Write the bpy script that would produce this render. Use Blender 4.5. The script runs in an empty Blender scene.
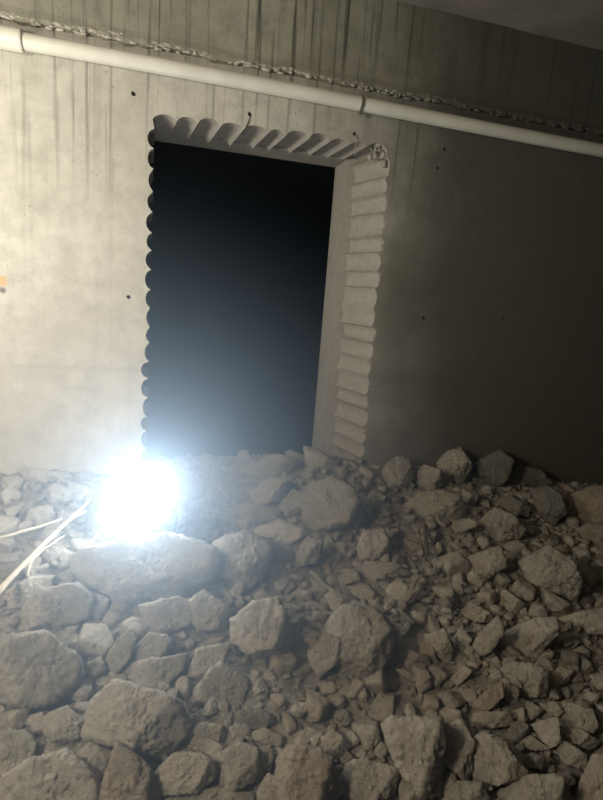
import bpy, bmesh, math, random
import numpy as np
from mathutils import Vector, Matrix, noise
SC = bpy.context.scene
COL = SC.collection
RNG = random.Random(11)

# ------------------------------------------------------------------ camera
F = 520.0
def cam_rot(yaw, pit, rol):
    f = np.array([math.sin(yaw)*math.cos(pit), math.cos(yaw)*math.cos(pit), -math.sin(pit)])
    r = np.array([math.cos(yaw), -math.sin(yaw), 0.0]); u = np.cross(r, f)
    c, s = math.cos(rol), math.sin(rol)
    return np.array([r*c+u*s, -r*s+u*c, f])
CM = cam_rot(*[math.radians(v) for v in (15.8, 11.4, 4.5)])
CP = np.array([0.05, -2.75, 1.62])
def ray(px, py):
    return CM.T @ np.array([(px-301.5)/F, -(py-400.0)/F, 1.0])
def on_wall(px, py, y=0.0):
    d = ray(px, py); return CP + d*(y-CP[1])/d[1]
def project(p):
    v = CM @ (np.array(p)-CP)
    return 301.5+F*v[0]/v[2], 400-F*v[1]/v[2], v[2]
cd = bpy.data.cameras.new('camera'); cam = bpy.data.objects.new('camera', cd); COL.objects.link(cam)
cam.matrix_world = Matrix(((CM[0][0], CM[1][0], -CM[2][0], CP[0]), (CM[0][1], CM[1][1], -CM[2][1], CP[1]),
                           (CM[0][2], CM[1][2], -CM[2][2], CP[2]), (0, 0, 0, 1)))
cd.sensor_fit = 'VERTICAL'; cd.sensor_height = 24.0; cd.lens = 24.0*F/800.0; cd.clip_start = 0.02
SC.camera = cam

# ------------------------------------------------------------------ materials
def nmat(name):
    m = bpy.data.materials.new(name); m.use_nodes = True
    return m, m.node_tree.nodes, m.node_tree.links, m.node_tree.nodes['Principled BSDF']
def nd(ns, t, **kw):
    n = ns.new(t)
    for k, v in kw.items():
        if k in n.inputs: n.inputs[k].default_value = v
        else: setattr(n, k, v)
    return n
def ramp(ns, ls, src, a, b, ca=(0, 0, 0, 1), cb=(1, 1, 1, 1)):
    r = ns.new('ShaderNodeValToRGB'); r.color_ramp.elements[0].position = a; r.color_ramp.elements[1].position = b
    r.color_ramp.elements[0].color = ca; r.color_ramp.elements[1].color = cb
    ls.new(src, r.inputs[0]); return r.outputs[0]
def mixc(ns, ls, fac, a, b, mode='MIX'):
    m = ns.new('ShaderNodeMix'); m.data_type = 'RGBA'; m.blend_type = mode
    for s, v in ((0, fac), (6, a), (7, b)):
        if isinstance(v, (int, float)): m.inputs[s].default_value = v
        elif isinstance(v, tuple): m.inputs[s].default_value = v
        else: ls.new(v, m.inputs[s])
    return m.outputs[2]
def mth(ns, ls, op, a, b=0.0):
    m = ns.new('ShaderNodeMath'); m.operation = op
    for i, v in enumerate((a, b)):
        if isinstance(v, (int, float)): m.inputs[i].default_value = v
        else: ls.new(v, m.inputs[i])
    return m.outputs[0]
def noise_n(ns, ls, co, scale, detail=6, mapping=None, rough=0.6):
    if mapping:
        mp = nd(ns, 'ShaderNodeMapping'); mp.inputs['Scale'].default_value = mapping
        ls.new(co, mp.inputs[0]); co = mp.outputs[0]
    n = nd(ns, 'ShaderNodeTexNoise', Scale=scale, Detail=detail, Roughness=rough); ls.new(co, n.inputs['Vector'])
    return n.outputs['Fac']
def bump(ns, ls, bs, chain):
    prev = None
    for h, dist, st in chain:
        b = nd(ns, 'ShaderNodeBump', Strength=st, Distance=dist); ls.new(h, b.inputs['Height'])
        if prev: ls.new(prev, b.inputs['Normal'])
        prev = b.outputs[0]
    ls.new(prev, bs.inputs['Normal'])

def wall_material(name, light, dark, streak=0.6, top=2.2, shade_and_marks=True):
    m, ns, ls, bs = nmat(name)
    co = ns.new('ShaderNodeNewGeometry').outputs['Position']
    sep = ns.new('ShaderNodeSeparateXYZ'); ls.new(co, sep.inputs[0])
    big = noise_n(ns, ls, co, 1.6, 5)
    c = mixc(ns, ls, ramp(ns, ls, big, 0.35, 0.68), light, dark)
    med = noise_n(ns, ls, co, 9, 8, rough=0.7)
    c = mixc(ns, ls, ramp(ns, ls, med, 0.42, 0.72), c, tuple(v*0.80 for v in dark[:3])+(1,))
    # pale dried runs and dark drips
    s1 = ramp(ns, ls, noise_n(ns, ls, co, 1.0, 3, (11, 1, 0.35)), 0.57, 0.66)
    s2 = ramp(ns, ls, noise_n(ns, ls, co, 1.0, 2, (30, 1, 0.8)), 0.55, 0.66)
    hz = nd(ns, 'ShaderNodeMapRange'); hz.inputs[1].default_value = top-0.25; hz.inputs[2].default_value = top+0.40
    hz.inputs[3].default_value = 0.13; ls.new(sep.outputs[2], hz.inputs[0])
    st = mth(ns, ls, 'MULTIPLY', mth(ns, ls, 'MAXIMUM', mth(ns, ls, 'MULTIPLY', s1, 0.35), s2), hz.outputs[0])
    c = mixc(ns, ls, mth(ns, ls, 'MULTIPLY', st, streak), c, (0.075, 0.07, 0.055, 1))
    # bug holes
    v = nd(ns, 'ShaderNodeTexVoronoi', Scale=30.0); ls.new(co, v.inputs['Vector'])
    pit = ramp(ns, ls, v.outputs['Distance'], 0.05, 0.10, (1, 1, 1, 1), (0, 0, 0, 1))
    pit = mth(ns, ls, 'MULTIPLY', pit, ramp(ns, ls, noise_n(ns, ls, co, 2.2, 2), 0.50, 0.56))
    c = mixc(ns, ls, mth(ns, ls, 'MULTIPLY', pit, 0.75), c, (0.07, 0.065, 0.055, 1))
    # board joint left by the formwork
    line = mth(ns, ls, 'ABSOLUTE', mth(ns, ls, 'SUBTRACT', sep.outputs[2], mth(ns, ls, 'ADD', 1.165, mth(ns, ls, 'MULTIPLY', med, 0.03))))
    line = ramp(ns, ls, line, 0.003, 0.02, (1, 1, 1, 1), (0, 0, 0, 1))
    c = mixc(ns, ls, mth(ns, ls, 'MULTIPLY', line, 0.16), c, (0.16, 0.15, 0.12, 1))
    if shade_and_marks:   # painted darkening towards the right, standing in for the light falling off
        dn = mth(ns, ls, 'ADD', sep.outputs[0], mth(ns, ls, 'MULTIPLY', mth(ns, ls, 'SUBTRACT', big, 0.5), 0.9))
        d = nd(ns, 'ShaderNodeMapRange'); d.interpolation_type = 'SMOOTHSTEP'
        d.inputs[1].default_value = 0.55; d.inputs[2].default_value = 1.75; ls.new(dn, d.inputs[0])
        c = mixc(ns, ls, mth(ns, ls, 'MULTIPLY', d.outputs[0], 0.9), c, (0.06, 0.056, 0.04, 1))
    if shade_and_marks:
        for (mx, my), rad, colr in (((2, 281), 0.030, (0.62, 0.34, 0.12, 1)), ((3, 290), 0.016, (0.08, 0.07, 0.06, 1))):
            q = on_wall(mx, my); dm = ns.new('ShaderNodeVectorMath'); dm.operation = 'DISTANCE'; ls.new(co, dm.inputs[0]); dm.inputs[1].default_value = tuple(q)
            dd = mth(ns, ls, 'ADD', dm.outputs['Value'], mth(ns, ls, 'MULTIPLY', mth(ns, ls, 'SUBTRACT', med, 0.5), 0.05))
            c = mixc(ns, ls, mth(ns, ls, 'MULTIPLY', ramp(ns, ls, dd, rad*0.5, rad, (1, 1, 1, 1), (0, 0, 0, 1)), 0.8), c, colr)
    ls.new(c, bs.inputs['Base Color']); bs.inputs['Roughness'].default_value = 0.88
    fine = noise_n(ns, ls, co, 70, 6)
    bump(ns, ls, bs, [(med, 0.012, 0.35), (fine, 0.003, 0.4), (pit, -0.004, 0.6)])
    return m
def rubble_material(name, a, b, c3, fine_scale=60):
    m, ns, ls, bs = nmat(name)
    tc = ns.new('ShaderNodeNewGeometry').outputs['Position']
    oi = ns.new('ShaderNodeObjectInfo')
    n1 = noise_n(ns, ls, tc, 14, 6)
    c = mixc(ns, ls, ramp(ns, ls, n1, 0.35, 0.65), a, b)
    n2 = noise_n(ns, ls, tc, fine_scale, 8, rough=0.75)
    c = mixc(ns, ls, mth(ns, ls, 'MULTIPLY', ramp(ns, ls, n2, 0.42, 0.72), 0.8), c, c3)
    v = nd(ns, 'ShaderNodeTexVoronoi', Scale=75.0); ls.new(tc, v.inputs['Vector'])
    ag = mth(ns, ls, 'MULTIPLY', ramp(ns, ls, v.outputs['Distance'], 0.22, 0.36, (1, 1, 1, 1), (0, 0, 0, 1)), ramp(ns, ls, noise_n(ns, ls, tc, 20, 2), 0.52, 0.6))
    c = mixc(ns, ls, mth(ns, ls, 'MULTIPLY', ag, 0.35), c, tuple(v*0.55 for v in b[:3])+(1,))
    hsv = ns.new('ShaderNodeHueSaturation'); ls.new(c, hsv.inputs['Color'])
    ls.new(mth(ns, ls, 'ADD', 0.86, mth(ns, ls, 'MULTIPLY', oi.outputs['Random'], 0.28)), hsv.inputs['Value'])
    ls.new(hsv.outputs[0], bs.inputs['Base Color']); bs.inputs['Roughness'].default_value = 0.95
    n3 = noise_n(ns, ls, tc, 26, 8, rough=0.65)
    bump(ns, ls, bs, [(n3, 0.035, 0.6), (n2, 0.016, 0.9), (ag, 0.005, 0.5)])
    return m
def plain(name, col, rough=0.5, metal=0.0, var=0.12, scale=30):
    m, ns, ls, bs = nmat(name)
    co = ns.new('ShaderNodeNewGeometry').outputs['Position']
    n = noise_n(ns, ls, co, scale, 6)
    c = mixc(ns, ls, ramp(ns, ls, n, 0.3, 0.75), col+(1,), tuple(v*(1-var*2) for v in col)+(1,))
    ls.new(c, bs.inputs['Base Color']); bs.inputs['Roughness'].default_value = rough; bs.inputs['Metallic'].default_value = metal
    bump(ns, ls, bs, [(n, 0.002, 0.3)])
    return m
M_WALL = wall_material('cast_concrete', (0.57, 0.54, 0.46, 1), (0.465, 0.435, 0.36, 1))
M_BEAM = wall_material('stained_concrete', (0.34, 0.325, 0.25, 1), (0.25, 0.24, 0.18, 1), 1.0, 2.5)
M_CUT = plain('cored_concrete', (0.385, 0.35, 0.295), 0.85, 0, 0.12, 22)
M_CEIL = plain('ceiling_concrete', (0.27, 0.235, 0.20), 0.9, 0, 0.15, 6)
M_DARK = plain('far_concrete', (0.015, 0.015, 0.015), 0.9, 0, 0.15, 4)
M_ROCK = {
 'n': rubble_material('broken_concrete', (0.44, 0.405, 0.335, 1), (0.35, 0.32, 0.26, 1), (0.24, 0.22, 0.175, 1)),
 'b': rubble_material('brown_concrete', (0.40, 0.345, 0.265, 1), (0.33, 0.28, 0.215, 1), (0.23, 0.195, 0.15, 1)),
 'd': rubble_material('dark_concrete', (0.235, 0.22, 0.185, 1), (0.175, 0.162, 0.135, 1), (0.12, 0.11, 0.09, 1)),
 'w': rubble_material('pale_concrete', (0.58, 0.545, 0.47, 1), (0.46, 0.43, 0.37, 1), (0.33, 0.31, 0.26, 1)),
}
M_BED = rubble_material('rubble_dust', (0.36, 0.33, 0.265, 1), (0.28, 0.255, 0.205, 1), (0.19, 0.175, 0.14, 1), 90)
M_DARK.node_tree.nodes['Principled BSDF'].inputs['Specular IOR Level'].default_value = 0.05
M_PVC = plain('pipe_plastic', (0.78, 0.755, 0.64), 0.38, 0, 0.10, 7)
M_METAL = plain('clamp_steel', (0.38, 0.35, 0.28), 0.45, 0.7, 0.2, 40)
M_BLACK = plain('lamp_plastic', (0.05, 0.05, 0.055), 0.5)
M_WOOD = plain('dry_stick', (0.60, 0.54, 0.42), 0.8, 0, 0.15, 40)
M_RAG = plain('pale_scrap', (0.75, 0.73, 0.68), 0.8, 0, 0.1, 60)
M_RUST = plain('rusty_steel', (0.13, 0.10, 0.075), 0.75, 0.3, 0.25, 60)
mg, ns, ls, bs = nmat('lamp_glow')
bs.inputs['Base Color'].default_value = (0.9, 0.92, 1, 1)
bs.inputs['Emission Color'].default_value = (0.80, 0.90, 1.0, 1); bs.inputs['Emission Strength'].default_value = 118.0
M_GLOW = mg

# ------------------------------------------------------------------ helpers
def link(name, bm, mat, parent=None, smooth=False, recalc=True):
    if recalc: bmesh.ops.recalc_face_normals(bm, faces=bm.faces)
    me = bpy.data.meshes.new(name); bm.to_mesh(me); bm.free()
    if smooth: me.shade_smooth()
    me.materials.append(mat)
    o = bpy.data.objects.new(name, me); COL.objects.link(o)
    if parent:
        o.parent = parent; o.matrix_parent_inverse = parent.matrix_world.inverted()
    return o
def tag(o, label, cat, group=None):
    o['label'] = label; o['category'] = cat
    if group: o['group'] = group
    return o
def struct(o): o['kind'] = 'structure'; return o
def empty(name, loc):
    o = bpy.data.objects.new(name, None); COL.objects.link(o); o.location = loc
    o.matrix_world = Matrix.Translation(loc); o.empty_display_size = 0.05; return o
def box(bm, a, b):
    g = bmesh.ops.create_cube(bm, size=1.0)['verts']
    for v in g:
        v.co = Vector([(a[i]+b[i])/2+v.co[i]*(b[i]-a[i]) for i in range(3)])
def tube(bm, pts, rads, seg=12, wob=0.0, cap=True):
    pts = [Vector(p) for p in pts]; rings = []
    if not hasattr(rads, '__len__'): rads = [rads]*len(pts)
    for i, p in enumerate(pts):
        t = (pts[min(i+1, len(pts)-1)]-pts[max(i-1, 0)]).normalized()
        a = t.cross(Vector((0, 0, 1)) if abs(t.z) < 0.9 else Vector((1, 0, 0))).normalized(); b = t.cross(a)
        rings.append([bm.verts.new(p+(a*math.cos(k*2*math.pi/seg)+b*math.sin(k*2*math.pi/seg))*rads[i]*(1+wob*RNG.uniform(-1, 1))) for k in range(seg)])
    for r0, r1 in zip(rings, rings[1:]):
        for k in range(seg): bm.faces.new((r0[k], r0[(k+1) % seg], r1[(k+1) % seg], r1[k]))
    if cap: bm.faces.new(rings[0][::-1]); bm.faces.new(rings[-1])
def lathe(bm, prof, origin, axis, seg=40):
    ax = Vector(axis).normalized(); a = ax.orthogonal().normalized(); b = ax.cross(a); o = Vector(origin); rings = []
    for h, r in prof:
        if r < 1e-6: rings.append([bm.verts.new(o+ax*h)])
        else: rings.append([bm.verts.new(o+ax*h+(a*math.cos(k*2*math.pi/seg)+b*math.sin(k*2*math.pi/seg))*r) for k in range(seg)])
    for r0, r1 in zip(rings, rings[1:]):
        for k in range(seg):
            q = [r0[k % len(r0)], r0[(k+1) % len(r0)], r1[(k+1) % len(r1)], r1[k % len(r1)]]
            q = list(dict.fromkeys(q))
            if len(q) > 2: bm.faces.new(q)

# ------------------------------------------------------------------ the setting
XL, XR, YF, ZC = -3.4, 4.6, -4.6, 3.09
ZB = 2.665                     # joint between wall and beam
TH = 0.30
def scallop(p0, p1, inward, rnd, pitch=0.098, seg=9, dmin=0.021, dmax=0.032):
    """bites of the core drill along p0->p1; the cusps stay on the line, the arcs bulge along -inward"""
    p0 = np.array(p0, float); p1 = np.array(p1, float); n = max(1, round(np.linalg.norm(p1-p0)/pitch)); out = []
    ts = [i/n for i in range(n+1)]
    ts = [t+(rnd.uniform(-.10, .10)/n if 0 < i < n else 0) for i, t in enumerate(ts)]
    for i in range(n):
        a = p0+(p1-p0)*ts[i]; b = p0+(p1-p0)*ts[i+1]
        ja = -np.array(inward)*rnd.uniform(-.008, .008); dep = rnd.uniform(dmin, dmax)
        for k in range(seg):
            s = k/seg; arc = 4*s*(1-s)
            arc = arc**0.72
            out.append(a+(b-a)*s-np.array(inward)*dep*arc+(ja if k else ja*0))
    out.append(p1); return out
rs = random.Random(5)
left = scallop((0.0, 0.30), (0.008, 2.33), (1, 0), rs, 0.094)
top = scallop((0.0, 2.372), (1.185, 2.405), (0, -1), rs, 0.104)
right = scallop((1.19, 2.37), (1.222, 0.30), (-1, 0), rs, 0.100, 9, 0.017, 0.023)
outline = [np.array((0.0, 0.0))]+left+top+right+[np.array((1.225, 0.0))]
nL, nT = 1+len(left), 1+len(left)+len(top)
# the inner edge of the cut: every core runs a little askew
back = []
rb = random.Random(9)
for i, p in enumerate(outline):
    q = p.copy()
    if i >= nT: q[0] -= 0.085
    elif i >= nL: q[1] -= 0.004; q[0] -= 0.028
    else: q[0] -= 0.004
    if i > nL: q += np.array((rb.uniform(-.002, .002), rb.uniform(-.002, .002)))
    back.append(q)
HOLES = [on_wall(*p)[[0, 2]] for p in ((133.5, 93.5), (128.5, 297), (250, 114), (355, 134), (445, 149), (438, 168), (424, 318), (503, 318))]
HR = [0.011, 0.010, 0.011, 0.012, 0.010, 0.008, 0.011, 0.010]
bm = bmesh.new()
loop = [np.array((XL, 0.0)), np.array((XL, ZB)), np.array((XR, ZB)), np.array((XR, 0.0))]
vo = [bm.verts.new((p[0], 0, p[1])) for p in outline]
vout = [bm.verts.new((p[0], 0, p[1])) for p in loop]
ring = vo+[vout[3], vout[2], vout[1], vout[0]]
es = [bm.edges.new((ring[i], ring[(i+1) % len(ring)])) for i in range(len(ring))]
hole_rings = []
for (hx, hz), hr in zip(HOLES, HR):
    r = [bm.verts.new((hx+hr*math.cos(a*math.pi/7)*(1+0.15*math.sin(3*a)), 0, hz+hr*math.sin(a*math.pi/7))) for a in range(14)]
    es += [bm.edges.new((r[i], r[(i+1) % 14])) for i in range(14)]; hole_rings.append((r, hx, hz, hr))
bmesh.ops.triangle_fill(bm, use_beauty=True, use_dissolve=False, edges=es, normal=(0, -1, 0))
for r, hx, hz, hr in hole_rings:
    r2 = [bm.verts.new((hx+(v.co.x-hx)*0.6, 0.07, hz+(v.co.z-hz)*0.6)) for v in r]
    for i in range(14): bm.faces.new((r[i], r[(i+1) % 14], r2[(i+1) % 14], r2[i]))
    bm.faces.new(r2)
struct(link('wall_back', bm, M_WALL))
# cored reveal (same wall, freshly cut concrete), extruded through the wall
bm = bmesh.new(); NS = 7
rows = []
for k in range(NS+1):
    s = k/NS; row = []
    for i, (a, b) in enumerate(zip(outline, back)):
        p = a+(b-a)*s
        j = 0.0035*(noise.noise(Vector((p[0]*16, s*4.5, p[1]*16))))
        if k == 0: j = 0
        row.append(bm.verts.new((p[0]+j, s*TH, p[1]+j)))
    rows.append(row)
for r0, r1 in zip(rows, rows[1:]):
    for i in range(len(r0)-1): bm.faces.new((r0[i], r0[i+1], r1[i+1], r1[i]))
struct(link('trim_1', bm, M_CUT))
# ragged broken corner and spalled lip along the right edge of the cut
def lump(bm, c, r, seed, sub=3, squash=(1, 0.45, 1)):
    g = bmesh.ops.create_icosphere(bm, subdivisions=sub, radius=1.0)['verts']
    for v in g:
        d = v.co.normalized()
        k = 1+0.55*noise.noise(d*1.7+Vector((seed*3.1, 0, 0)))+0.4*noise.noise(d*4.5+Vector((0, seed*2.3, 0)))+0.15*noise.noise(d*11)
        v.co = Vector([c[i]+d[i]*r*squash[i]*k for i in range(3)])
bm = bmesh.new(); rl = random.Random(3)
for k in range(46):
    lump(bm, (1.185+rl.uniform(-.07, .045), 0.012+rl.uniform(0, .05), 2.385+rl.uniform(-.05, .06)), rl.uniform(.007, .017), k, 2, (1, 0.7, 1.3))
for k in range(34):
    z = rl.uniform(0.55, 2.3)
    lump(bm, (1.21+0.012*(2.3-z)+rl.uniform(-.002, .012), 0.006, z), rl.uniform(.006, .014), k+20, 2, (0.8, 0.5, 1.6))
for k in range(26):
    z = rl.uniform(0.7, 2.3); i = min(range(len(left)), key=lambda n: abs(left[n][1]-z))
    lump(bm, (left[i][0]-0.006, 0.004, z), rl.uniform(.003, .006), k+80, 2, (1, 0.6, 1))
struct(link('trim_2', bm, M_CUT, smooth=True))
# second wall behind, with a plain square-cut opening
bm = bmesh.new()
IX0, IX1, IZ = -0.06, 1.075, 2.402
box(bm, (XL, TH, 0), (IX0, 0.52, ZC)); box(bm, (IX1, TH+0.004, 0), (XR, 0.52, ZC)); box(bm, (IX0, TH+0.002, IZ), (IX1, 0.52, ZC))
struct(link('wall_inner', bm, M_CUT))
# beam above the wall
bm = bmesh.new(); NX = 420
prof = []
for i in range(NX+1):
    x = XL+(XR-XL)*i/NX
    w = 0.010*noise.noise(Vector((x*5, 0, 0)))+0.008*noise.noise(Vector((x*21, 3, 0)))
    pts = [(0.02, ZB-0.004+w*1.2), (-0.022+w*0.5, ZB+0.003+w*1.2), (-0.026+w*0.3, ZB+0.02+w), (-0.018, ZB+0.05), (-0.016, ZC+0.02), (0.3, ZC+0.02), (0.3, ZB-.004)]
    prof.append([bm.verts.new((x, y, z)) for y, z in pts])
for a, b in zip(prof, prof[1:]):
    for k in range(len(a)): bm.faces.new((a[k], a[(k+1) % len(a)], b[(k+1) % len(a)], b[k]))
bm.faces.new(prof[0]); bm.faces.new(prof[-1])
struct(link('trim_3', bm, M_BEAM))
# grout that squeezed out of the joint
bm = bmesh.new(); rl = random.Random(21)
for k in range(420):
    x = rl.uniform(-1.1, 3.2)
    lump(bm, (x, -0.022, ZB+rl.uniform(-.006, .022)+0.012*noise.noise(Vector((x*3, 8, 0)))), rl.uniform(.003, .009), k, 2, (rl.uniform(1.2, 3.5), 0.7, 0.8))
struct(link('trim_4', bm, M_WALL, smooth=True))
# ceiling
bm = bmesh.new(); NX, NY = 120, 60; g = []
for i in range(NX+1):
    r = []
    for j in range(NY+1):
        x = XL+(XR-XL)*i/NX; y = YF+(0.0-YF)*j/NY
        r.append(bm.verts.new((x, y, ZC+0.012*noise.noise(Vector((x*1.3, y*1.3, 0)))+0.006*noise.noise(Vector((x*4, y*4, 2))))))
    g.append(r)
for i in range(NX):
    for j in range(NY): bm.faces.new((g[i][j], g[i+1][j], g[i+1][j+1], g[i][j+1]))
box(bm, (XL, YF, ZC+0.03), (XR, 7.2, ZC+0.18))
struct(link('ceiling', bm, M_CEIL))
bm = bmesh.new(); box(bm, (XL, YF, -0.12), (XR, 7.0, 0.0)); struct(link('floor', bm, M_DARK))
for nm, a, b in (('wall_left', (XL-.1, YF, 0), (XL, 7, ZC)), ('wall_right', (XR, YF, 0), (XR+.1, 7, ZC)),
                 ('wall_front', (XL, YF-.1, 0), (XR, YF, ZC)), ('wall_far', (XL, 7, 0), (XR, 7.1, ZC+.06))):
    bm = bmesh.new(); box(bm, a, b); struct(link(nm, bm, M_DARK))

# ------------------------------------------------------------------ rubble bed
def bed(x, y):
    z = 0.63+0.155*min(y, 0.0)-0.02*min(y, 0)**2
    if y > 0: z -= 0.16*y+0.10*y*y
    if x > 1.1: z -= 0.075*(x-1.1)
    z += 0.05*math.exp(-((x-0.9)/0.6)**2-((y+0.1)/0.4)**2)
    z += 0.035*math.exp(-((x-1.7)/0.5)**2-((y+0.05)/0.3)**2)
    return max(z, 0.02)
def bedn(x, y):
    v = Vector((x, y, 0))
    return bed(x, y)+0.022*noise.noise(v*3.2)+0.018*noise.noise(v*8+Vector((4, 0, 0)))+0.013*noise.noise(v*19)+0.007*noise.noise(v*47)
def ray_bed(px, py):
    d = ray(px, py); lo, hi = 0.5, 9.0
    for k in range(400):
        t = 0.5+k*0.02; p = CP+d*t
        if p[2] < bed(p[0], p[1]): return t, p
    return 6.0, CP+d*6.0
bm = bmesh.new(); NX, NY = 330, 250; g = []
for i in range(NX+1):
    r = []
    for j in range(NY+1):
        x = -1.6+5.6*i/NX; y = -2.5+2.5*j/136 if j <= 136 else 2.1*(j-136)/(NY-136)
        z = bedn(x, y)
        e = min(1, (x+1.6)/0.3, (4.0-x)/0.3, (y+2.5)/0.25, (2.1-y)/0.3); z = z*max(0.0, e)+0.005
        r.append(bm.verts.new((x, y, z)))
    g.append(r)
for i in range(NX):
    for j in range(NY):
        if j >= 136 and not -0.03 < g[i][j].co.x < 1.21: continue
        bm.faces.new((g[i][j], g[i+1][j], g[i+1][j+1], g[i][j+1]))
bmesh.ops.delete(bm, geom=[v for v in bm.verts if not v.link_faces], context='VERTS')
o = link('rubble_dust', bm, M_BED, smooth=True); o['kind'] = 'stuff'
tag(o, 'grey dust and crushed concrete heaped under the broken chunks', 'dust')

# ------------------------------------------------------------------ chunks of broken concrete
_ico = {}
def ico(sub):
    if sub not in _ico:
        b = bmesh.new(); bmesh.ops.create_icosphere(b, subdivisions=sub, radius=1.0); b.verts.ensure_lookup_table()
        _ico[sub] = (np.array([v.co[:] for v in b.verts]), [tuple(v.index for v in f.verts) for f in b.faces]); b.free()
    return _ico[sub]
def chunk_mesh(name, planes, R, seed, sub, rough=1.0, p=42.0):
    U, faces = ico(sub)
    N = np.array([q[0] for q in planes]); D = np.array([q[1] for q in planes])
    A = np.clip(U @ N.T, 0, None)/D
    rad = (A**p).sum(1)**(-1.0/p)
    V = U*rad[:, None]; off = Vector((seed*7.31 % 91, seed*3.77 % 83, seed*1.93 % 71)); out = []
    for v, u in zip(V, U):
        q = Vector(v)/R
        n = 0.06*noise.noise(q*1.6+off)+0.05*noise.noise(q*3.6+off)+0.032*noise.noise(q*8+off)
        n -= 0.05*max(0.0, 0.25-abs(noise.noise(q*2.2-off)))*2        # chipped grooves
        if sub >= 4: n += 0.042*noise.noise(q*17+off)+0.034*noise.noise(q*37+off)-0.05*abs(noise.noise(q*10-off))
        out.append(v+u*(n*R*rough))
    me = bpy.data.meshes.new(name); me.from_pydata([tuple(v) for v in out], [], faces); me.update()
    me.shade_smooth()
    return me
def unit(v): v = np.array(v, float); return v/np.linalg.norm(v)
def hull(pts):
    pts = sorted(set(map(tuple, pts)))
    def half(ps):
        h = []
        for p in ps:
            while len(h) > 1 and (h[-1][0]-h[-2][0])*(p[1]-h[-2][1])-(h[-1][1]-h[-2][1])*(p[0]-h[-2][0]) <= 0: h.pop()
            h.append(p)
        return h
    a, b = half(pts), half(pts[::-1]); return a[:-1]+b[:-1]
UP = np.array((0, 0, 1.0))
ANCH = []
GROUP = 'broken concrete chunks in the rubble heap'
def chunk(name, poly, label, short, tone='n', thick=0.75, lift=0.35, seed=0):
    hp = hull(poly)
    gx = sum(p[0] for p in hp)/len(hp); gy = sum(p[1] for p in hp)/len(hp)
    hp = [(gx+(p[0]-gx)*1.13, gy+(p[1]-gy)*1.13) for p in hp]; cx = sum(p[0] for p in hp)/len(hp); cy = sum(p[1] for p in hp)/len(hp)
    rnd = random.Random(seed*17+3)
    my = max(p[1] for p in hp)
    t, P = ray_bed(cx, cy+0.72*(my-cy)); d = ray(cx, cy)
    rx = (max(p[0] for p in hp)-min(p[0] for p in hp))/2; ry = (max(p[1] for p in hp)-min(p[1] for p in hp))/2
    R = math.sqrt(rx*ry)*t/F; a = R*thick
    t2 = t+(0.45-lift)*a; c = CP+d*t2; w = -unit(d); ex = unit(np.cross(UP, w))*1.0
    planes = []
    for i in range(len(hp)):
        n = unit(np.cross(ray(*hp[i]), ray(*hp[(i+1) % len(hp)])))
        dist = float(n @ (CP-c))
        if dist < 0: n, dist = -n, -dist
        planes.append((n, max(dist, 0.15*R)))
    sil = [CP+ray(*q)*t2 for q in hp]
    def j(s): return np.array([rnd.uniform(-s, s) for _ in range(3)])
    for n, dd in ((w+1.25*UP+j(.35), rnd.uniform(.70, .95)), (w-0.25*UP+ex*rnd.uniform(.5, 1.2)+j(.2), rnd.uniform(.8, 1.05)),
                  (w-0.2*UP-ex*rnd.uniform(.5, 1.2)+j(.2), rnd.uniform(.8, 1.05)), (w+j(.5), rnd.uniform(.8, 1.0)),
                  (w-0.9*UP+j(.4), rnd.uniform(.9, 1.15)),
                  (-w+j(.4), 1.1), (-w+UP*.6+j(.3), 1.15), (-w-UP*.6+j(.3), 1.15)):
        n = unit(n); sup = max(float(n @ (q-c)) for q in sil)
        planes.append((n, max(a*dd, 0.93*sup)))
    planes.append((unit(w+rnd.uniform(0, .4)*UP+j(.22)), a*rnd.uniform(.62, .85)))
    mpx = max(rx, ry)
    me = chunk_mesh(name, planes, R, seed, 5 if mpx > 13 else 4 if mpx > 7 else 3)
    me.materials.append(M_ROCK[tone])
    o = bpy.data.objects.new(name, me); COL.objects.link(o); o.location = c
    tag(o, label, 'rubble', GROUP)
    ANCH.append((cx, cy, short, hp, R)); return o
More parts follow.
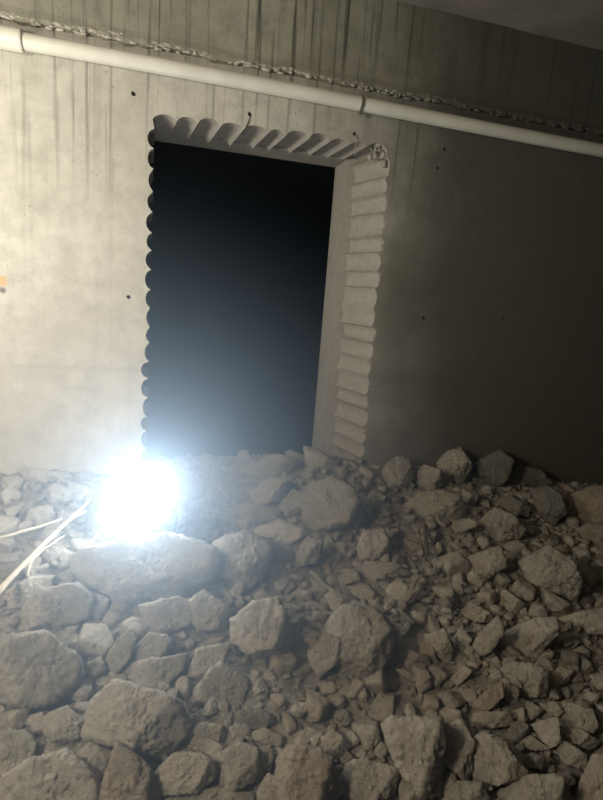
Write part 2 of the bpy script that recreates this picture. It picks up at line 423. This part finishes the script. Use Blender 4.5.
ROCKS = """S|n|305,447 318,450 337,464 335,474 318,473 306,466|slab leaning at the right foot of the dark opening|slab leaning in the opening
S|n|303,505 312,485 330,478 352,490 364,515 360,530 325,537 306,526|broad rough-faced slab in front of the middle of the opening|broad rough-faced slab
B|n|382,482 386,466 399,457 408,460 412,474 409,489 393,489|upright rounded chunk with a flat pale face just right of the cut edge|upright flat-faced chunk
C|n|414,478 424,466 440,470 445,482 432,492 418,488|wedge-shaped chunk between the upright flat-faced chunk and the topmost pair|wedge by the topmost pair
S|n|403,508 420,494 440,491 458,496 468,516 440,520 415,515|thick flat slab with a shadowed underside right of the jamb foot|thick overhanging slab
B|n|438,464 446,453 460,449 471,465 462,483 444,480|large upright pale chunk at the top of the heap right of the opening|large topmost chunk
C|n|438,450 443,444 452,444 454,451 446,456 439,455|small rounded stone perched on the highest point of the heap|stone perched on top
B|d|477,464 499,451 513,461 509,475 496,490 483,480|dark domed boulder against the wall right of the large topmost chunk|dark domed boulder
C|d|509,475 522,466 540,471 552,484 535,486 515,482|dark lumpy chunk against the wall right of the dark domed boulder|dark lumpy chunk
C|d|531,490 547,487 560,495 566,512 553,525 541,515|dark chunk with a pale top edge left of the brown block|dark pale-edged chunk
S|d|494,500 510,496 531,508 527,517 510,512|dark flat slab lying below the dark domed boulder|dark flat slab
B|b|565,499 590,488 612,487 615,525 590,524 570,516|brown square block at the right edge beneath the dark wall|brown square block
B|n|481,521 496,509 512,515 524,528 520,538 497,540 484,530|pale chunk with a flat five-sided face below the dark flat slab|five-sided flat-faced chunk
C|b|576,530 590,524 608,528 612,545 590,545|pinkish brown chunk at the right edge below the brown square block|pinkish brown edge chunk
B|n|521,562 550,548 572,562 580,580 575,600 556,590 530,580|big tilted boulder with a smooth trapezoid face near the right edge|trapezoid-faced boulder
B|n|459,562 499,547 506,566 488,579 472,575|broad wedge-shaped boulder left of the trapezoid-faced boulder|broad wedge boulder
C|n|461,613 471,603 488,612 494,622 475,622|small tilted chunk with a bright square face above the leaning shield-shaped stone|bright square-faced chunk
C|n|495,602 505,590 524,604 518,612 500,612|low triangular chunk below and left of the trapezoid-faced boulder|low triangular chunk
C|n|536,590 552,582 557,598 545,598|small kite-shaped chunk tucked under the trapezoid-faced boulder|kite-shaped chunk
B|n|503,634 533,620 555,619 557,634 538,657 507,652|rounded oblong boulder butting against the left end of the long bar-like slab|rounded oblong boulder
S|n|553,620 585,612 606,608 610,634 580,634 556,633|long bar-like slab reaching the right edge beside the rounded oblong boulder|long bar-like slab
B|n|467,657 478,636 496,618 504,631 491,652 472,659|leaning shield-shaped stone just left of the rounded oblong boulder|leaning shield-shaped stone
S|n|427,636 445,630 452,650 449,664 433,652|flat leaf-shaped flake standing on edge in the gravel right of centre|standing leaf-shaped flake
C|n|452,643 462,627 471,640 462,653|narrow diamond-shaped chunk between the leaf-shaped flake and shield-shaped stone|narrow diamond chunk
S|n|393,660 406,649 427,657 430,669 403,668|flat slab tucked against the right side of the biggest central boulder|slab by the central boulder
S|n|394,669 406,670 425,681 411,681|thin pointed flake sticking out below the slab beside the central boulder|thin pointed flake
B|n|331,622 344,607 377,613 392,633 388,658 362,678 341,673 333,651|biggest rounded boulder in the middle of the heap|biggest central boulder
B|n|308,655 326,635 340,640 340,658 320,678|teardrop-shaped boulder leaning on the left side of the biggest central boulder|teardrop boulder
B|n|233,622 253,604 278,600 291,633 289,655 264,660 236,644|large rough rounded boulder left of the teardrop boulder|large rough boulder
S|n|183,704 220,663 245,679 248,697 243,709 198,706|broad triangular slab sloping down to the left below the large rough boulder|broad triangular slab
S|n|188,675 198,650 230,644 222,663 198,684|pale slab tucked under the upper edge of the broad triangular slab|pale tucked slab
S|n|245,705 253,675 262,684 250,706|upright sliver touching the right edge of the broad triangular slab|upright sliver
S|n|249,708 264,687 268,693 256,709|short pale sliver standing just right of the upright sliver|short pale sliver
C|n|261,676 272,669 277,679 269,685|small cube-like chunk under the lower right of the large rough boulder|cube-like chunk
B|n|-5,655 14,637 45,635 76,659 80,680 65,698 35,706 -5,700|huge pale boulder at the left edge in the bluish haze|huge left-edge boulder
S|n|14,622 40,590 75,586 90,600 86,617 48,631 20,629|wide hazy slab lying above the huge left-edge boulder|wide hazy slab
S|n|84,590 108,599 104,617 84,618|thin shaded slab at the right end of the wide hazy slab|thin shaded slab
B|n|127,655 150,634 165,636 172,645 165,657 148,664 130,662|upper stone of the stacked pair left of the pale tucked slab|upper stacked stone
B|n|122,672 138,662 165,660 184,655 183,670 160,688 140,688|lower stone of the stacked pair left of the pale tucked slab|lower stacked stone
S|n|105,662 118,640 128,632 135,640 128,660 115,676|narrow slab standing behind the left end of the stacked pair of stones|narrow standing slab
C|n|85,665 100,657 106,670 92,680|small hazy chunk between the huge left-edge boulder and the stacked pair|small hazy chunk
S|n|84,738 97,700 121,683 143,690 179,703 187,726 166,756 139,752 110,731|very large flat slab with a shadowed front edge at lower left|very large flat slab
B|n|45,717 66,708 83,722 77,740 56,744 46,733|grey oval boulder beside the left corner of the very large flat slab|grey oval boulder
C|n|28,718 42,713 48,735 35,737|dim flat chunk against the left side of the grey oval boulder|dim flat chunk
B|n|-5,736 25,732 34,745 30,766 10,775 -5,778|square-edged boulder at the left edge below the dim flat chunk|square-edged left boulder
B|n|-5,785 35,760 66,752 100,785 98,812 -5,812|broad low boulder filling the bottom left corner|bottom left corner boulder
B|n|70,762 90,745 110,753 107,774 96,782|chunky boulder below the grey oval boulder with a dark gap on its right|chunky gap-side boulder
B|b|103,790 118,745 140,760 155,780 158,812 104,812|tall brownish block at the bottom edge below the very large flat slab|tall brownish block
B|n|150,780 174,756 190,753 213,762 213,777 197,792 158,795|furrowed boulder at the bottom beside the right side of the tall brownish block|furrowed boulder
B|n|211,786 216,756 240,745 256,750 260,769 253,782 232,789|rounded knobbly boulder right of the furrowed boulder near the bottom edge|rounded knobbly boulder
S|n|155,803 190,795 216,788 250,794 255,815 158,815|low flat slab along the bottom edge under the furrowed and knobbly boulders|low bottom-edge slab
B|b|279,762 290,748 310,749 330,760 334,775 334,815 285,815 278,788|big upright brownish block at the bottom edge near the centre|big upright bottom block
C|n|258,793 268,775 278,780 285,800 282,815 257,812|small upright chunk against the left side of the big upright bottom block|small upright bottom chunk
C|n|229,745 230,727 246,724 252,732 240,742|square-cornered chunk just above the rounded knobbly boulder|square-cornered chunk
C|n|248,735 264,728 283,737 288,748 270,745 255,740|flat long chunk between the knobbly boulder and the small egg-shaped stone|flat long chunk
C|n|255,750 270,746 275,758 262,772|wedge-shaped chunk against the upper right of the rounded knobbly boulder|knobbly boulder's wedge
B|n|183,735 203,724 222,727 226,745 206,751 188,746|cracked blocky boulder at the right tip of the very large flat slab|cracked blocky boulder
C|n|207,722 221,709 232,711 231,724 220,727|pale rounded chunk just above the cracked blocky boulder|pale rounded chunk
C|n|177,722 187,709 197,711 185,725|small slanted chunk lying on the right corner of the very large flat slab|small slanted chunk
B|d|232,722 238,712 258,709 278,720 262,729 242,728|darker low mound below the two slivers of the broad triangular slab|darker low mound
C|n|290,738 305,730 319,739 310,748 297,746|small egg-shaped stone above the big upright bottom block|small egg-shaped stone
B|n|320,740 333,731 352,745 335,762 322,752|pale rounded chunk right of the small egg-shaped stone|pale chunk by the egg stone
B|n|339,796 348,765 362,762 400,770 390,795 360,804|smooth slab-like boulder right of the big upright bottom block|smooth slab-like boulder
B|n|385,728 393,719 440,722 443,750 438,790 420,795 400,770 390,748|largest upright slab with a flat rough face right of bottom centre|largest upright slab
B|n|441,730 462,722 473,745 470,778 450,780 442,765|tall narrow boulder between the largest upright slab and the rough triangular boulder|tall narrow boulder
B|n|471,742 485,734 503,742 525,772 515,778 486,784 472,774|rough triangular boulder with a lower right point near the bottom right|rough triangular boulder
B|n|430,790 445,783 480,783 490,800 488,815 428,815|broad flat-topped boulder at the bottom edge under the tall narrow boulder|broad flat-topped boulder
B|n|498,793 530,776 562,778 567,800 560,815 495,815|wide dusky boulder at the bottom edge under the rough triangular boulder|wide dusky boulder
C|n|382,802 391,782 400,787 402,812 383,812|small rounded chunk at the bottom edge under the largest upright slab|small rounded bottom chunk
C|n|399,775 409,772 420,790 417,812 402,812|smooth upright chunk against the lower left foot of the largest upright slab|smooth upright foot chunk
B|n|497,673 515,663 538,667 549,676 545,696 520,698|broad flat-faced boulder below the rounded oblong boulder|broad flat-faced boulder
C|b|548,676 560,667 573,671 565,684 552,686|brown chunk touching the right side of the broad flat-faced boulder|brown touching chunk
S|n|501,660 517,656 536,662 507,667|thin flat slab squeezed under the rounded oblong boulder|thin squeezed slab
C|n|488,664 496,656 502,666 491,670|small upright nub just left of the thin squeezed slab|small upright nub
C|n|446,684 464,665 472,672 456,688|slanting chunk with a pale left face below the narrow diamond chunk|slanting pale-faced chunk
C|b|473,703 486,692 501,681 503,697 488,711 475,711|brownish jagged chunk below the left corner of the broad flat-faced boulder|brownish jagged chunk
C|d|503,705 520,697 530,705 515,715|dark shaded chunk just right of the brownish jagged chunk|dark shaded chunk
C|n|516,716 528,701 544,711 530,721|lone angular chunk above the thin roof-like slab at lower right|lone angular chunk
S|n|470,721 483,712 507,712 513,724 491,729|flat ledge-like slab with a dark underside above the rough triangular boulder|flat ledge-like slab
C|d|505,740 512,724 523,722 529,729 520,742 508,744|dark egg-shaped stone standing just right of the flat ledge-like slab|dark egg-shaped stone
S|n|515,745 530,736 550,749 535,751|thin roof-like slab below right of the dark egg-shaped stone|thin roof-like slab
C|n|532,725 557,718 561,742 549,748 540,735|curved chunk behind the thin roof-like slab|curved back chunk
C|d|525,757 533,753 544,758 541,770 528,770|dark boxy stone in the hollow under the thin roof-like slab|dark boxy stone
C|n|557,750 566,742 586,755 584,769 566,764|smooth tilted chunk right of the dark boxy stone near the right edge|smooth tilted chunk
S|n|560,728 577,728 600,742 587,750 564,741|long flat slab under the big folded boulder at the right edge|long flat right slab
B|n|564,703 592,710 598,727 586,735 563,724|folded angular boulder close to the right edge above the long flat right slab|folded angular boulder
B|b|580,785 592,758 612,756 612,815 575,815|tall brown block filling the bottom right corner|bottom right corner block
C|d|550,776 568,772 576,783 566,792|dim chunk between the wide dusky boulder and the bottom right corner block|dim corner-side chunk
S|d|562,692 581,684 589,687 569,696|thin dark slab right of the broad flat-faced boulder|thin dark slab
C|n|577,700 588,692 600,695 596,704 584,706|angular chunk above the folded angular boulder at the right edge|angular right-edge chunk
B|n|578,679 600,674 612,680 608,692 590,686|rounded chunk cut by the right edge below the long bar-like slab|rounded right-edge chunk
S|n|549,650 568,638 580,642 572,650|flat chunk lying under the long bar-like slab|flat chunk under the bar
C|n|566,654 582,646 590,652 588,658|small flat-topped chunk below the flat chunk under the bar-like slab|small flat-topped chunk
B|n|355,556 364,532 382,530 392,550 382,557 362,560|squat rough boulder below right of the broad rough-faced slab|squat rough boulder
S|n|350,573 368,562 395,564 412,575 388,578 365,580|flat slab overhanging a dark hollow below the squat rough boulder|hollow-covering slab
C|n|387,590 394,583 414,585 427,594 408,603 395,602|blocky chunk with a shaded foot right of the dark hollow|blocky hollow-side chunk
C|n|430,553 438,542 443,551 436,557|small rounded chunk beside the short dark iron bar|chunk by the iron bar
B|n|291,563 309,536 322,543 316,562 297,568|tilted oval boulder left of the squat rough boulder|tilted oval boulder
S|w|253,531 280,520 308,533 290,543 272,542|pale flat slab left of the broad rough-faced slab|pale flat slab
C|n|276,511 293,491 308,495 300,513 285,517|rhombic chunk touching the upper left of the broad rough-faced slab|rhombic chunk
S|n|230,510 247,503 276,509 281,518 250,523|long low slab in the haze right of the lamp|long low hazy slab
C|n|250,493 270,478 286,481 280,500 260,505|hazy angular chunk above the long low hazy slab|hazy angular chunk
B|n|240,470 273,455 296,460 290,473 262,477|broad low boulder lying in the middle of the opening|broad low opening boulder
B|n|215,545 245,532 270,548 262,575 245,590 222,575|large sharp-edged boulder half lost in haze right of the lamp|hazy sharp-edged boulder
B|n|180,608 205,592 230,610 228,630 200,630|hazy rounded boulder upper left of the large rough boulder|hazy rounded boulder
C|n|228,594 238,580 245,586 240,600|small pale chunk above the large rough boulder|small pale chunk
S|n|70,558 100,549 135,538 170,538 210,548 214,577 170,602 117,598 86,582|wide shaded slab hiding the foot of the lamp|wide shaded slab
S|n|142,606 175,598 198,604 188,625 162,634 146,630|pale cracked slab in the haze below the wide shaded slab|pale cracked hazy slab
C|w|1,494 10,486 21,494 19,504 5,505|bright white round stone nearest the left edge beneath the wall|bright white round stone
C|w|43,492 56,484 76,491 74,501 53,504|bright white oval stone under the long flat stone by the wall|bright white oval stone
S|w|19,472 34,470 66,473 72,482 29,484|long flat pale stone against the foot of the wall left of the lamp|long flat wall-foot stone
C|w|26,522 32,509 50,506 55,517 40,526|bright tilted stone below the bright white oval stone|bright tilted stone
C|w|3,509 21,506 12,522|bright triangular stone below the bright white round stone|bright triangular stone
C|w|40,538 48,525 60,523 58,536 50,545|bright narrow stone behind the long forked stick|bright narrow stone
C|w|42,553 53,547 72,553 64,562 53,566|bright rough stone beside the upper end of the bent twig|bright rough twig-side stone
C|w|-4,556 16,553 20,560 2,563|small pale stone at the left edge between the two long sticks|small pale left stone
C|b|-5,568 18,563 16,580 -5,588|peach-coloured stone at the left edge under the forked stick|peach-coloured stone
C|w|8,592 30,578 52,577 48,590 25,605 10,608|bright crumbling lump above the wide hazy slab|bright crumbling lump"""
NM = {'S': ('flat_concrete_chunk', 0.55), 'C': ('concrete_chunk', 0.8), 'B': ('concrete_boulder', 0.8)}
for _i, _l in enumerate(ROCKS.split('\n')):
    _k, _t, _p, _lab, _sh = _l.split('|')
    chunk(NM[_k][0], [tuple(float(v) for v in q.split(',')) for q in _p.split()], _lab, _sh, _t, NM[_k][1], 0.35, _i+1)

# ------------------------------------------------------------------ smaller chunks filling the gaps
def inside(px, py, hp, grow=1.0):
    cx = sum(p[0] for p in hp)/len(hp); cy = sum(p[1] for p in hp)/len(hp); s = None
    px = cx+(px-cx)/grow; py = cy+(py-cy)/grow
    for i in range(len(hp)):
        a, b = hp[i], hp[(i+1) % len(hp)]
        k = (b[0]-a[0])*(py-a[1])-(b[1]-a[1])*(px-a[0])
        if s is None: s = k > 0
        elif (k > 0) != s: return False
    return True
KINDS = {'flat': (1.25, 0.95, 0.5), 'blocky': (1, 0.9, 0.85), 'pointed': (1.25, 0.75, 0.75), 'long': (1.5, 0.7, 0.6), 'rounded': (1, 1, 0.8)}
def small_chunk(name, c, R, kind, seed, tone):
    rnd = random.Random(seed*31+7); sx, sy, sz = KINDS[kind]
    yaw = rnd.uniform(0, 6.28); e1 = np.array((math.cos(yaw), math.sin(yaw), rnd.uniform(-.35, .35))); e1 = unit(e1)
    e3 = unit(np.cross(e1, np.array((-math.sin(yaw), math.cos(yaw), rnd.uniform(-.3, .3))))); e2 = np.cross(e3, e1)
    planes = []
    for e, s in ((e1, sx), (e2, sy), (e3, sz)):
        for sg in (-1, 1): planes.append((unit(sg*e+np.array([rnd.uniform(-.3, .3) for _ in range(3)])), R*s*rnd.uniform(.75, 1)))
    for k in range(7):
        q = unit([rnd.gauss(0, 1) for _ in range(3)])
        ext = math.sqrt((q @ e1*sx)**2+(q @ e2*sy)**2+(q @ e3*sz)**2)
        planes.append((q, R*ext*(rnd.uniform(.8, 1.05) if kind != 'rounded' else .95)))
    if kind == 'pointed': planes += [(unit(e1+.9*e2), R*.75), (unit(e1-.9*e2), R*.75)]
    me = chunk_mesh(name, planes, R, seed, 2 if R == 1.0 else 4 if R > 0.035 else 3, 0.9, 24 if kind != 'rounded' else 9)
    me.materials.append(M_ROCK[tone])
    o = bpy.data.objects.new(name, me); COL.objects.link(o); o.location = c; return o
DIRS = ['right of', 'below right of', 'just below', 'below left of', 'left of', 'above left of', 'just above', 'above right of']
used, placed = set(), []
rr = random.Random(77); tries = 0
while len(placed) < 182 and tries < 20000:
    tries += 1
    x = rr.uniform(-0.75, 3.0); y = rr.uniform(-1.75, 0.25)
    if y > -0.03 and not 0.05 < x < 1.05: continue
    R = rr.choice((0.022, 0.026, 0.030, 0.034, 0.040, 0.046))
    if len(placed) < 70: R *= 1.4
    px, py, dep = project((x, y, bed(x, y)+R*.4)); rp = R*F/dep
    if not (4 < px < 599 and 455 < py < 797): continue
    if any(inside(px, py, h[3], 1.0+0.30*rp/max(8, h[4]*F/dep)) for h in ANCH): continue
    if any(math.hypot(px-q[0], (py-q[1])*1.15) < (rp+q[2])*0.72 for q in placed): continue
    kind = rr.choice(list(KINDS)); key = None
    for h in sorted(ANCH, key=lambda h: (h[0]-px)**2+(h[1]-py)**2)[:3]:
        dr = DIRS[int(((math.degrees(math.atan2(py-h[1], px-h[0]))+382.5) % 360)//45)]
        if (dr, h[2]) not in used: key = (dr, h[2]); break
    if not key: continue
    used.add(key)
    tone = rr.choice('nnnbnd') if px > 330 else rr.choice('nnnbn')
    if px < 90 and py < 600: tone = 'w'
    o = small_chunk('concrete_chunk', (x, y, bedn(x, y)+R*KINDS[kind][2]*0.45), R, kind, 400+len(placed), tone)
    tag(o, f'small {kind} chunk {key[0]} the {key[1]}', 'rubble', GROUP)
    placed.append((px, py, rp))
# smaller fragments packed between the chunks
TPL = []
for k in range(30):
    kd = list(KINDS)[k % 5]; o = small_chunk('tmp', (0, 0, 0), 1.0, kd, 900+k, 'n')
    me = o.data; TPL.append((np.array([v.co[:] for v in me.vertices]), [tuple(f.vertices) for f in me.polygons]))
    bpy.data.objects.remove(o); bpy.data.meshes.remove(me)
rg = random.Random(15); vs, fs = [], []; n = 0
while n < 3600:
    x = rg.uniform(-0.95, 3.2); y = rg.uniform(-1.9, 0.45)
    if y > -0.02 and not 0.04 < x < 1.06: continue
    n += 1; r = 0.011+0.021*rg.random()**1.8
    V, Fc = TPL[rg.randrange(30)]
    q = np.array(Matrix.Rotation(rg.uniform(0, 6.28), 3, 'Z') @ Matrix.Rotation(rg.uniform(-.6, .6), 3, 'X'))
    pts = (V*r*np.array([1, 1, rg.uniform(.6, .95)])) @ q.T+np.array((x, y, bedn(x, y)+r*rg.uniform(.25, .75)))
    b0 = len(vs); vs += [tuple(p) for p in pts]; fs += [tuple(b0+i for i in f) for f in Fc]
me = bpy.data.meshes.new('concrete_fragments'); me.from_pydata(vs, [], fs); me.update(); me.materials.append(M_ROCK['n'])
o = bpy.data.objects.new('concrete_fragments', me); COL.objects.link(o); o['kind'] = 'stuff'
tag(o, 'countless small broken concrete fragments packed between the larger chunks', 'rubble')
# uncountable chips
bm = bmesh.new(); rg = random.Random(5)
U1, F1 = ico(1)
vs, fs = [], []
n = 0
while n < 17000:
    x = rg.uniform(-0.95, 3.2); y = rg.uniform(-1.9, 0.5)
    if y > -0.02 and not 0.04 < x < 1.08: continue
    w = 0.45+0.55*math.exp(-((x-1.25)/0.6)**2-((y+0.75)/0.6)**2)
    if rg.random() > w: continue
    n += 1
    r = 0.0045+0.015*rg.random()**2.6
    S = np.array([rg.uniform(.7, 1.5), rg.uniform(.6, 1.1), rg.uniform(.45, .9)])*r
    q = np.array(Matrix.Rotation(rg.uniform(0, 6.28), 3, 'Z') @ Matrix.Rotation(rg.uniform(-.5, .5), 3, 'X'))
    jit = np.array([rg.uniform(.72, 1.2) for _ in range(len(U1))])
    pts = (U1*jit[:, None]*S) @ q.T+np.array((x, y, bedn(x, y)+r*0.35))
    b0 = len(vs); vs += [tuple(p) for p in pts]; fs += [tuple(b0+k for k in f) for f in F1]
me = bpy.data.meshes.new('concrete_chips'); me.from_pydata(vs, [], fs); me.update(); me.materials.append(M_BED)
o = bpy.data.objects.new('concrete_chips', me); COL.objects.link(o); o['kind'] = 'stuff'; bm.free()
tag(o, 'fine grey concrete chips and crumbs scattered between the larger chunks', 'gravel')

# ------------------------------------------------------------------ plastic pipe along the wall
PY = -0.062; PR = 0.034
pa, pb = on_wall(0, 37, PY), on_wall(603, 150, PY)
zp = (pa[2]+pb[2])/2
pipe = empty('plastic_pipe', (0.5, PY, zp))
tag(pipe, 'long cream plastic pipe running along the wall above the opening', 'pipe')
bm = bmesh.new()
xs = [XL+0.02+k*(XR-XL-0.04)/60 for k in range(61)]
tube(bm, [(x, PY+0.004*math.sin(x*1.1), zp+0.006*math.sin(x*1.4+1)) for x in xs], PR, 28)
link('pipe_run', bm, M_PVC, pipe, True)
cxr = on_wall(24, 41, PY)[0]
bm = bmesh.new()
def pz(x): return zp+0.006*math.sin(x*1.4+1)
def pyy(x): return PY+0.004*math.sin(x*1.1)
lathe(bm, [(-0.16, PR), (-0.16, PR+.009), (-0.155, PR+.011), (-0.01, PR+.011), (-0.004, PR+.009), (-0.004, PR-.001)], (cxr, pyy(cxr), pz(cxr)), (1, 0, 0), 32)
link('coupling', bm, M_PVC, pipe, False)
def clamp(px, py):
    x = on_wall(px, py, PY)[0]; c = Vector((x, pyy(x), pz(x)))
    bm = bmesh.new(); rings = []
    for k in range(33):
        t = 2*math.pi*k/32
        rad = PR+0.0035
        rings.append([bm.verts.new(c+Vector((dx, math.cos(t)*(rad+dr), math.sin(t)*(rad+dr)))) for dx, dr in ((-.006, -.003), (.006, -.003), (.006, .003), (-.006, .003))])
    for a, b in zip(rings, rings[1:]):
        for k in range(4): bm.faces.new((a[k], a[(k+1) % 4], b[(k+1) % 4], b[k]))
    o = link('pipe_clamp', bm, M_METAL, pipe)
    bm = bmesh.new(); tube(bm, [c+Vector((0, -PR*.3, -PR-.004)), c+Vector((0, -PR*.3, -PR-.022))], 0.005, 8); box(bm, c+Vector((-.008, -PR*.3-.008, -PR-.016)), c+Vector((.008, -PR*.3+.008, -PR-.009)))
    link('bolt', bm, M_METAL, o)
    bm = bmesh.new(); tube(bm, [c+Vector((0, PR, 0.01)), c+Vector((0, -PY-.002, 0.01))], 0.006, 8)
    link('wall_stud', bm, M_METAL, o)
clamp(361, 100)

# thin wires hanging from two of the holes above the cut
def wire(name, pts, rad, mat, label):
    bm = bmesh.new(); tube(bm, pts, rad, 6); tag(link(name, bm, mat, None, True), label, 'wire')
h = HOLES[2]
wire('wire', [(h[0], 0.05, h[1]), (h[0], -0.004, h[1]-.004), (h[0]-.004, -0.006, h[1]-.03), (h[0]-.016, -0.004, h[1]-.065), (h[0]-.034, -0.002, h[1]-.10)], 0.0026, M_RUST,
     'thin dark wire curling down from the hole above the middle of the opening')
h = HOLES[3]
wire('wire', [(h[0], 0.05, h[1]), (h[0]+.003, -0.004, h[1]-.006), (h[0]+.010, -0.010, h[1]-.04), (h[0]+.004, -0.008, h[1]-.07), (h[0]+.012, -0.006, h[1]-.10)], 0.0022, M_CUT,
     'thin pale wire dangling from the hole near the top right corner of the opening')

# ------------------------------------------------------------------ lamp in the rubble
LY = -0.72
L = on_wall(148, 500, LY); LN = Vector((-0.50, -0.50, 0.60)).normalized(); LV = Vector(L)
LR = 0.092
lamp = empty('work_lamp', (L[0], L[1], L[2]-0.2))
tag(lamp, 'glaring white work lamp standing in the rubble left of the opening', 'lamp')
bm = bmesh.new()
prof = [(LR*math.cos(t), LR*math.sin(t)) for t in [math.pi*0.54*k/14 for k in range(15)]]
prof[0] = (LR, 0.0)
lathe(bm, prof, LV, LN, 24); link('globe', bm, M_GLOW, lamp, True)
bm = bmesh.new()
lathe(bm, [(-.006, LR*.90), (-.006, LR*1.06), (-.06, LR*1.06), (-.085, LR*.95), (-.115, LR*.72), (-.135, .03), (-.14, 0)], LV, LN, 32)
link('housing', bm, M_BLACK, lamp, True)
bm = bmesh.new()
side = LN.cross(Vector((0, 0, 1))).normalized(); b0 = LV-LN*0.06
tube(bm, [b0+side*.10, b0+side*.115+Vector((0, 0, -.06)), b0+side*.06+Vector((0.02, 0.02, -.17)), b0-side*.06+Vector((0.02, 0.02, -.17)), b0-side*.115+Vector((0, 0, -.06)), b0-side*.10], 0.008, 10)
link('bracket', bm, M_BLACK, lamp, True)

# ------------------------------------------------------------------ sticks and scraps beside the lamp
def lie(px, py, up=0.03):
    t, P = ray_bed(px, py); d = ray(px, py); t -= up/abs(unit(d)[2])/np.linalg.norm(d)*1.0
    return Vector(CP+d*t)
def stick(name, pts, r0, r1, mat, label, up=0.05, cat='stick', forks=()):
    ps = [lie(*p, up=up) for p in pts]
    out = []
    for i in range(len(ps)-1):
        for k in range(5): out.append(ps[i].lerp(ps[i+1], k/5)+Vector((0, 0, RNG.uniform(-.002, .002))))
    out.append(ps[-1]); bm = bmesh.new()
    tube(bm, out, [r0+(r1-r0)*i/(len(out)-1) for i in range(len(out))], 8, 0.10)
    for fk in forks:
        q = [lie(*p, up=up) for p in fk]; tube(bm, q, [r1*1.0]*len(q), 7, 0.1)
    return tag(link(name, bm, mat, None, True), label, cat)
stick('stick', [(-6, 597), (22, 566), (55, 533), (90, 500)], 0.011, 0.006, M_WOOD, 'long pale forked stick slanting up towards the lamp from the left edge', 0.085, forks=[[(58, 529), (72, 518), (86, 511)]])
stick('stick', [(-6, 540), (20, 532), (42, 526), (62, 519)], 0.007, 0.005, M_WOOD, 'thin pale stick lying across the small bright stones behind the forked stick', 0.075)
stick('stick', [(27, 577), (30, 562), (45, 548), (64, 536)], 0.006, 0.003, M_WOOD, 'short bent twig under the long forked stick', 0.065)
stick('stick', [(103, 524), (95, 537), (81, 553)], 0.004, 0.004, M_WOOD, 'short thin straight twig below the white scrap by the lamp', 0.06)
stick('stick', [(311, 572), (328, 588), (347, 600), (366, 607), (388, 612)], 0.011, 0.007, M_ROCK['n'], 'dusty grey stick lying in the crumbs above the biggest central boulder', 0.03)
stick('iron_bar', [(425, 526), (427, 554)], 0.009, 0.009, M_RUST, 'short dark iron bar stub standing in the gravel right of centre', 0.05, 'iron bar')
bm = bmesh.new()
ctr = [lie(*p, up=0.09) for p in ((107, 500), (104, 508), (100, 516), (103, 523))]
w = [0.010, 0.022, 0.020, 0.006]; rows = []
for p, ww in zip(ctr, w):
    rows.append([bm.verts.new(p+Vector((ww*math.cos(a), 0.4*ww*math.sin(a)-.004, 0.006*math.sin(a)))) for a in [k*math.pi/4 for k in range(8)]])
for a, b in zip(rows, rows[1:]):
    for k in range(8): bm.faces.new((a[k], a[(k+1) % 8], b[(k+1) % 8], b[k]))
bm.faces.new(rows[0]); bm.faces.new(rows[-1])
tag(link('scrap', bm, M_RAG, None, True), 'curled white scrap standing just left of the lamp', 'scrap')
bm = bmesh.new(); rows = []
for i, (px, py) in enumerate(((70, 557), (80, 553), (92, 549), (104, 546), (116, 541), (130, 537), (140, 533))):
    p = lie(px, py, 0.075+0.01*math.sin(i*2)); q = p+Vector((0.015, 0.05+0.01*(i % 2), -0.03))
    m_ = p.lerp(q, .5)+Vector((0, 0, .010+.004*(i % 3))); rows.append([bm.verts.new(v) for v in (p, m_, q, m_-Vector((0, 0, .006)))])
for a, b in zip(rows, rows[1:]):
    for k in range(4): bm.faces.new((a[k], a[(k+1) % 4], b[(k+1) % 4], b[k]))
bm.faces.new(rows[0]); bm.faces.new(rows[-1])
tag(link('scrap', bm, M_RAG, None, True), 'long crumpled white scrap along the crest of the shaded slab below the lamp', 'scrap')

# ------------------------------------------------------------------ light, haze, view
def point(name, loc, power, col, rad):
    l = bpy.data.lights.new(name, 'POINT'); l.energy = power; l.color = col; l.shadow_soft_size = rad
    o = bpy.data.objects.new(name, l); COL.objects.link(o); o.location = loc; return o
point('unseen_light', (-1.25, -1.0, 1.9), 70.0, (1.0, 0.965, 0.86), 0.10)
point('unseen_light', (-1.45, -2.35, 1.95), 140.0, (1.0, 0.93, 0.80), 0.15)  # added fill out of view at left, brightens the fronts of the foreground rubble
wd = bpy.data.worlds.new('world'); SC.world = wd; wd.use_nodes = True
wn, wl = wd.node_tree.nodes, wd.node_tree.links
bg = wn['Background']; bg.inputs[0].default_value = (0.5, 0.55, 0.65, 1); bg.inputs[1].default_value = 0.0
# dust hangs thickest over the freshly broken heap around the lamp and thins out across the room
vs_ = wn.new('ShaderNodeVolumeScatter'); vs_.inputs['Color'].default_value = (0.60, 0.79, 1.0, 1)
vs_.inputs['Anisotropy'].default_value = 0.55
vp = wn.new('ShaderNodeNewGeometry').outputs['Position']
dist = wn.new('ShaderNodeVectorMath'); dist.operation = 'DISTANCE'; wl.new(vp, dist.inputs[0]); dist.inputs[1].default_value = (0.0, -1.05, 0.70)
mr = wn.new('ShaderNodeMapRange'); mr.interpolation_type = 'SMOOTHERSTEP'; wl.new(dist.outputs['Value'], mr.inputs[0])
mr.inputs[1].default_value = 0.45; mr.inputs[2].default_value = 1.40; mr.inputs[3].default_value = 0.42; mr.inputs[4].default_value = 0.003
wl.new(mr.outputs[0], vs_.inputs['Density'])
wl.new(vs_.outputs[0], wn['World Output'].inputs['Volume'])
wd.cycles.volume_step_size = 0.12
SC.view_settings.view_transform = 'Standard'; SC.view_settings.look = 'None'
SC.view_settings.exposure = 0.0; SC.view_settings.gamma = 1.0; SC.view_settings.use_curve_mapping = False
